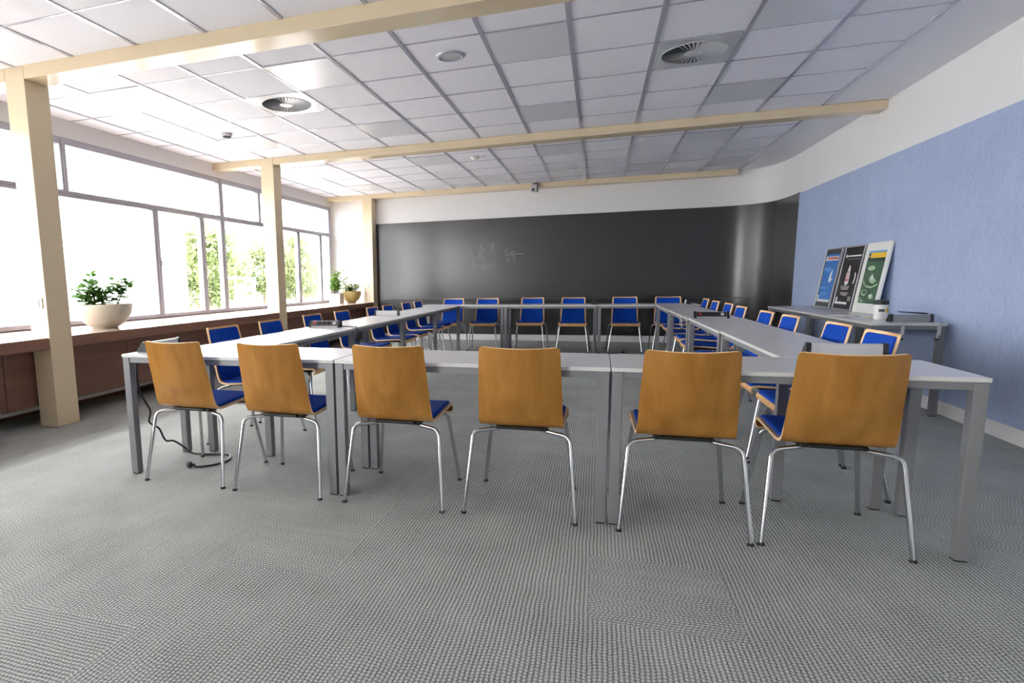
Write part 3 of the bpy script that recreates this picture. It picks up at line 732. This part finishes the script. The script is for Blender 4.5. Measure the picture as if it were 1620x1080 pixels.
t = thing('wipes_tub', 'white tub with black lid and yellow label on the side table', 'tub', (2.40, 6.30, TT))
MB().lathe([(0, 0), (.046, 0), (.05, .006), (.05, .135), (.047, .14), (0, .14)], 28).build('tub_body', M['wplast'], t)
MB().lathe([(.05, .132), (.055, .134), (.055, .165), (.05, .172), (0, .172)], 28).build('lid', M['black'], t)
MB().lathe([(.0503, .060), (.0508, .060), (.0508, .105), (.0503, .105)], 28).build('label_band', M['wplast'], t)
mb = MB()
for i in range(6):
    a0, a1 = math.radians(-70+i*10), math.radians(-60+i*10)
    vs = [mb.bm.verts.new((.0515*math.cos(a), .0515*math.sin(a), z)) for a, z in ((a0, .062), (a1, .062), (a1, .104), (a0, .104))]; mb._f(vs)
mb.build('yellow_mark', M['yellow'], t)
mb = MB()
for i in range(5):
    a0, a1 = math.radians(-128+i*10), math.radians(-118+i*10)
    vs = [mb.bm.verts.new((.0515*math.cos(a), .0515*math.sin(a), z)) for a, z in ((a0, .070), (a1, .070), (a1, .094), (a0, .094))]; mb._f(vs)
mb.build('dark_mark', M['dgrey'], t)
for k_, (x, y, a, w_, l_, lab) in enumerate(((2.30, 6.86, .3, .15, .21, 'loose white sheet of paper on the side table edge'), (2.42, 6.62, -.5, .1, .2, 'folded white leaflet beside the tub on the side table'))):
    mb = MB().box(-w_/2, w_/2, -l_/2, l_/2, 0, .0025)
    o = mb.build('paper_sheet' if k_ == 0 else 'leaflet', M['wplast']); o.location = (x, y, TT); o.rotation_euler = (0, 0, a); tag(o, lab, 'paper')
t = thing('pencil', 'yellow pencil lying by the tub on the side table', 'pencil', (2.44, 6.52, TT+.004), -.35)
MB().tube([(-.08, 0, 0), (.07, 0, 0)], .004, 6).build('pencil_shaft', M['yellow'], t)
MB().tube([(.07, 0, 0), (.085, 0, 0)], .004, 6, rr=[.004, .0008]).build('pencil_tip', M['black'], t)
t = thing('ballpoint_pen', 'black pen lying across the grey strip on the side table', 'pen', (2.55, 6.10, TT+.07), -.5)
MB().tube([(-.10, .02, .006), (.06, .0, -.002), (.10, -.005, -.004)], .006, 8, rr=[.004, .007, .005]).build('pen_barrel', M['black'], t)

# ------------------------------------------------------------------ planters on the ledge
def leaves(pts, size, mi=0, flat=.5, seed=1):
    rnd = random.Random(seed); mb = MB()
    for p, d in pts:
        L_ = size*rnd.uniform(.7, 1.25); W = L_*rnd.uniform(.42, .6)
        d = Vector(d).normalized(); sd = d.cross(Vector((rnd.uniform(-.4, .4), rnd.uniform(-.4, .4), 1))).normalized(); up = sd.cross(d)
        q = [Vector(p)+d*(L_*a)+sd*(W*b)+up*(L_*c) for a, b, c in ((0, 0, 0), (.35, .5, .03), (.72, .38, .0), (1, 0, -.1), (.72, -.38, 0), (.35, -.5, .03), (.4, 0, -.04), (.75, 0, -.05))]
        v = [mb.bm.verts.new(x) for x in q]
        for f in ((0, 1, 6), (0, 6, 5), (1, 2, 7, 6), (5, 6, 7, 4), (2, 3, 7), (4, 7, 3)): mb._f([v[i] for i in f], mi, True)
    return mb
def bushy(stems, n_leaf, size, seed, spread=.05):
    rnd = random.Random(seed); pts = []; mb = MB()
    for base, tip in stems:
        b, e = Vector(base), Vector(tip); path = smooth_path([b, b.lerp(e, .5)+Vector((rnd.uniform(-.02, .02), rnd.uniform(-.02, .02), .02)), e], 5)
        mb.tube(path, .004, 6, rr=[.005-.003*i/(len(path)-1) for i in range(len(path))])
        for i in range(n_leaf):
            p = path[rnd.randrange(len(path)//4, len(path))]
            a = rnd.uniform(0, 2*PI); d = Vector((math.cos(a), math.sin(a), rnd.uniform(-.2, .7)))
            pts.append((p+d*rnd.uniform(0, spread), d))
    return mb, pts
def bowl(x, y, R, H, rb, mat, label, cat='planter'):
    t = thing('planter_bowl', label, cat, (x, y, .764))
    prof = [(0, 0), (rb, 0), (rb+.008, .012)]
    a0 = math.asin(rb/R)
    for i in range(1, 13):
        a = a0+i/12*(PI/2-a0); prof.append((R*math.sin(a), .012+(H-.012)*(math.cos(a0)-math.cos(a))/math.cos(a0)))
    prof += [(R-.004, H+.006), (R-.018, H+.004), (R-.03, H-.03), (0, H-.03)]
    mb = MB().lathe(prof[:-2]+[(R-.022, H-.02), (R-.035, H-.035)], 40); mb.build('bowl', mat, t)
    MB().lathe([(0, H-.022), (R-.02, H-.026)], 28).build('soil', M['soil'], t)
    return t
rnd = random.Random(3)
t = bowl(-4.71, 4.66, .268, .236, .115, M['stone'], 'round stone-grey bowl of green plants on the ledge by the nearest pillar')
st = []
for i in range(16):
    a = rnd.uniform(0, 2*PI); r = rnd.uniform(0, .08); st.append(((-.04+r*math.cos(a), -.05+r*math.sin(a), .2), (-.05+2.3*r*math.cos(a), -.06+2.3*r*math.sin(a), .2+rnd.uniform(.14, .27))))
st.append(((-.04, -.06, .2), (-.06, -.07, .56)))
for i in range(5):
    st.append(((.07, .09, .2), (.09+rnd.uniform(-.06, .07), .12+rnd.uniform(-.06, .08), .2+rnd.uniform(.2, .28))))
mb, pts = bushy(st, 20, .055, 5, .045)
mb.build('stems', M['stem'], t); leaves(pts, .085, seed=2).build('foliage', M['leaf1'], t)
pts = []
for i in range(40):
    a = rnd.uniform(0, 2*PI); r = rnd.uniform(.05, .22); pts.append(((r*math.cos(a), r*math.sin(a), .215), (math.cos(a), math.sin(a), .25)))
leaves(pts, .05, seed=4).build('ground_leaves', M['leaf1'], t)

t = thing('planter_box', 'pale square planter with a tall leafy plant at the far ledge end', 'planter', (-4.915, 10.70, .764))
mb = MB(); mb.box(-.115, .115, -.10, .10, 0, .20, .004); mb.build('box', M['zinc'], t)
MB().box(-.100, .100, -.085, .085, .2, .204).build('soil', M['soil'], t)
st = [((rnd.uniform(-.06, .06), rnd.uniform(-.05, .05), .2), (-.02+rnd.uniform(-.09, .12), rnd.uniform(-.1, .1), .2+rnd.uniform(.18, .46))) for i in range(13)]
st += [((.02, .0, .2), (.17, .03, .50)), ((-.04, 0, .2), (-.14, -.05, .36))]
mb, pts = bushy(st, 20, .05, 9, .07); mb.build('stems', M['stem'], t); leaves(pts, .078, seed=6).build('foliage', M['leaf2'], t)

t = bowl(-4.735, 11.03, .20, .225, .075, M['ochre'], 'ochre bowl with low bushy plant in the back corner of the ledge')
st = [((rnd.uniform(-.1, .1), rnd.uniform(-.1, .1), .18), (rnd.uniform(-.17, .17), rnd.uniform(-.14, .13), .2+rnd.uniform(.07, .21))) for i in range(36)]
mb, pts = bushy(st, 10, .04, 12, .025); mb.build('stems', M['stem'], t); leaves(pts, .06, seed=8).build('foliage', M['leaf3'], t)

# ------------------------------------------------------------------ outside the windows
mb = MB().box(-90, -5.7, -40, 120, -.9, -.8); o = mb.build('ground_outside', M['bounce_ground']); tag(o, 'ground outside the windows, made pale to bounce daylight indoors', 'paving', kind='structure')
t = thing('outside_building', 'white rendered building wing outside the left windows', 'building', (-13, 5, -.8))
inv = Matrix.Translation((13, -5, .8))
o = MB().box(-17, -12, -12, 15.2, -.8, 9).build('outer_wall', M['render'], t); o.matrix_parent_inverse = inv
for y0, y1, z0, z1 in ((7.2, 9.45, .55, 1.25), (2.5, 5.5, .55, 2.2)):
    f = MB().box(-12.02, -11.97, y0-.06, y1+.06, z0-.06, z1+.06).build('window_surround', M['render'], t); f.matrix_parent_inverse = inv
    mb = MB(); z = z0
    while z < z1: mb.box(-11.98, -11.93, y0, y1, z, z+.14); z += .33
    o = mb.build('shutter', M['slat'], f)
def tree(x, y, h, r, label, seed, low=.6):
    t = thing('leafy_tree', label, 'tree', (x, y, -.8), group='trees outside the windows')
    rnd = random.Random(seed)
    MB().tube([(0, 0, 0), (.08, .05, h*.35), (0, .1, h*.8)], .14, 9, rr=[.2, .14, .05]).build('trunk', M['bark'], t)
    pts = []; cl = []
    for i in range(46):
        a = rnd.uniform(0, 2*PI); z = rnd.uniform(.12, 1); rr_ = r*math.sqrt(max(.05, 1-(2*z-1.05)**2))*rnd.uniform(.2, 1)
        cl.append((Vector((rr_*math.cos(a), rr_*math.sin(a), low+(h-low)*z)), rnd.uniform(.4, .85)))
    for c, q in cl:
        for k_ in range(95):
            d = Vector((rnd.gauss(0, 1), rnd.gauss(0, 1), rnd.gauss(0, .8))).normalized(); pts.append((c+d*q*rnd.uniform(.5, 1), d))
    leaves(pts, .34, seed=seed).build('crown', M['tleaf'], t)
tree(-22, 29.5, 5.2, 2.0, 'leafy tree just right of the white building, outside the casement', 21)
tree(-25.5, 35.6, 5.9, 2.2, 'leafy tree outside, left of the second pillar behind the goal frame', 22)
tree(-21.5, 39.6, 5.0, 2.2, 'leafy tree outside, directly beside the second pillar', 23)
tree(-30, 49, 5.4, 2.6, 'leafy tree outside, hidden partly by the second pillar', 24)
tree(-24, 45, 4.2, 2.2, 'pale tree seen through the far casement window', 25)
tree(-33, 43, 6.6, 2.6, 'tree standing in the second line outside the windows', 26)
t = thing('goal_frame', 'white metal goal frame outside the window', 'goal', (-18, 27, -.8))
inv = Matrix.Translation((18, -27, .8))
for y in (25.7, 26.6, 28.4):
    o = MB().tube([(-18, y, -.8), (-18, y, 1.49)], .05, 10).build('post', M['render'], t); o.matrix_parent_inverse = inv
o = MB().tube([(-18, 25.6, 1.5), (-18, 28.5, 1.5)], .05, 10).build('crossbar', M['render'], t); o.matrix_parent_inverse = inv

# ------------------------------------------------------------------ daylight
w = bpy.data.worlds.new('overcast_sky'); S.world = w; w.use_nodes = True
bg = w.node_tree.nodes['Background']
bg.inputs[0].default_value = (.97, .98, .985, 1); bg.inputs[1].default_value = 5.0
def portal(name, loc, rot, sx, sy):
    l = bpy.data.lights.new(name, 'AREA'); l.shape = 'RECTANGLE'; l.size = sx; l.size_y = sy; l.cycles.is_portal = True
    o = bpy.data.objects.new(name, l); COL.objects.link(o); o.location = loc; o.rotation_euler = rot
portal('window_daylight', (XW-.06, (11.3+YN)/2, 1.76), (0, -PI/2, 0), 1.95, 11.3-YN)

# ------------------------------------------------------------------ camera
F, PX, PY = 924.656, 633.508, 572.283
a, b, c = .13701312, .32447354, -.01843913
Rm = Matrix.Rotation(c, 3, 'Z') @ Matrix.Rotation(a, 3, 'X') @ Matrix.Rotation(b, 3, 'Y')
Bm = Matrix(((1, 0, 0), (0, 0, -1), (0, 1, 0)))
R = Rm @ Bm
cam = bpy.data.cameras.new('camera'); co = bpy.data.objects.new('camera', cam); COL.objects.link(co)
m3 = Matrix((R[0], -R[1], -R[2])).transposed()
co.matrix_world = Matrix.Translation((0, 0, 1.1786)) @ m3.to_4x4()
cam.sensor_fit = 'HORIZONTAL'; cam.sensor_width = 36; cam.lens = F/1620*36
cam.shift_x = (810-PX)/1620; cam.shift_y = (PY-540)/1620
cam.clip_start = .05; cam.clip_end = 300
S.camera = co
S.view_settings.view_transform = 'Standard'; S.view_settings.look = 'None'; S.view_settings.gamma = 1; S.view_settings.use_curve_mapping = False
S.view_settings.exposure = 3.05
S.cycles.use_denoising = True
S.cycles.max_bounces = 14; S.cycles.diffuse_bounces = 7; S.cycles.glossy_bounces = 5; S.cycles.transparent_max_bounces = 24
S.cycles.sample_clamp_indirect = 8
S.cycles.caustics_reflective = False; S.cycles.caustics_refractive = False
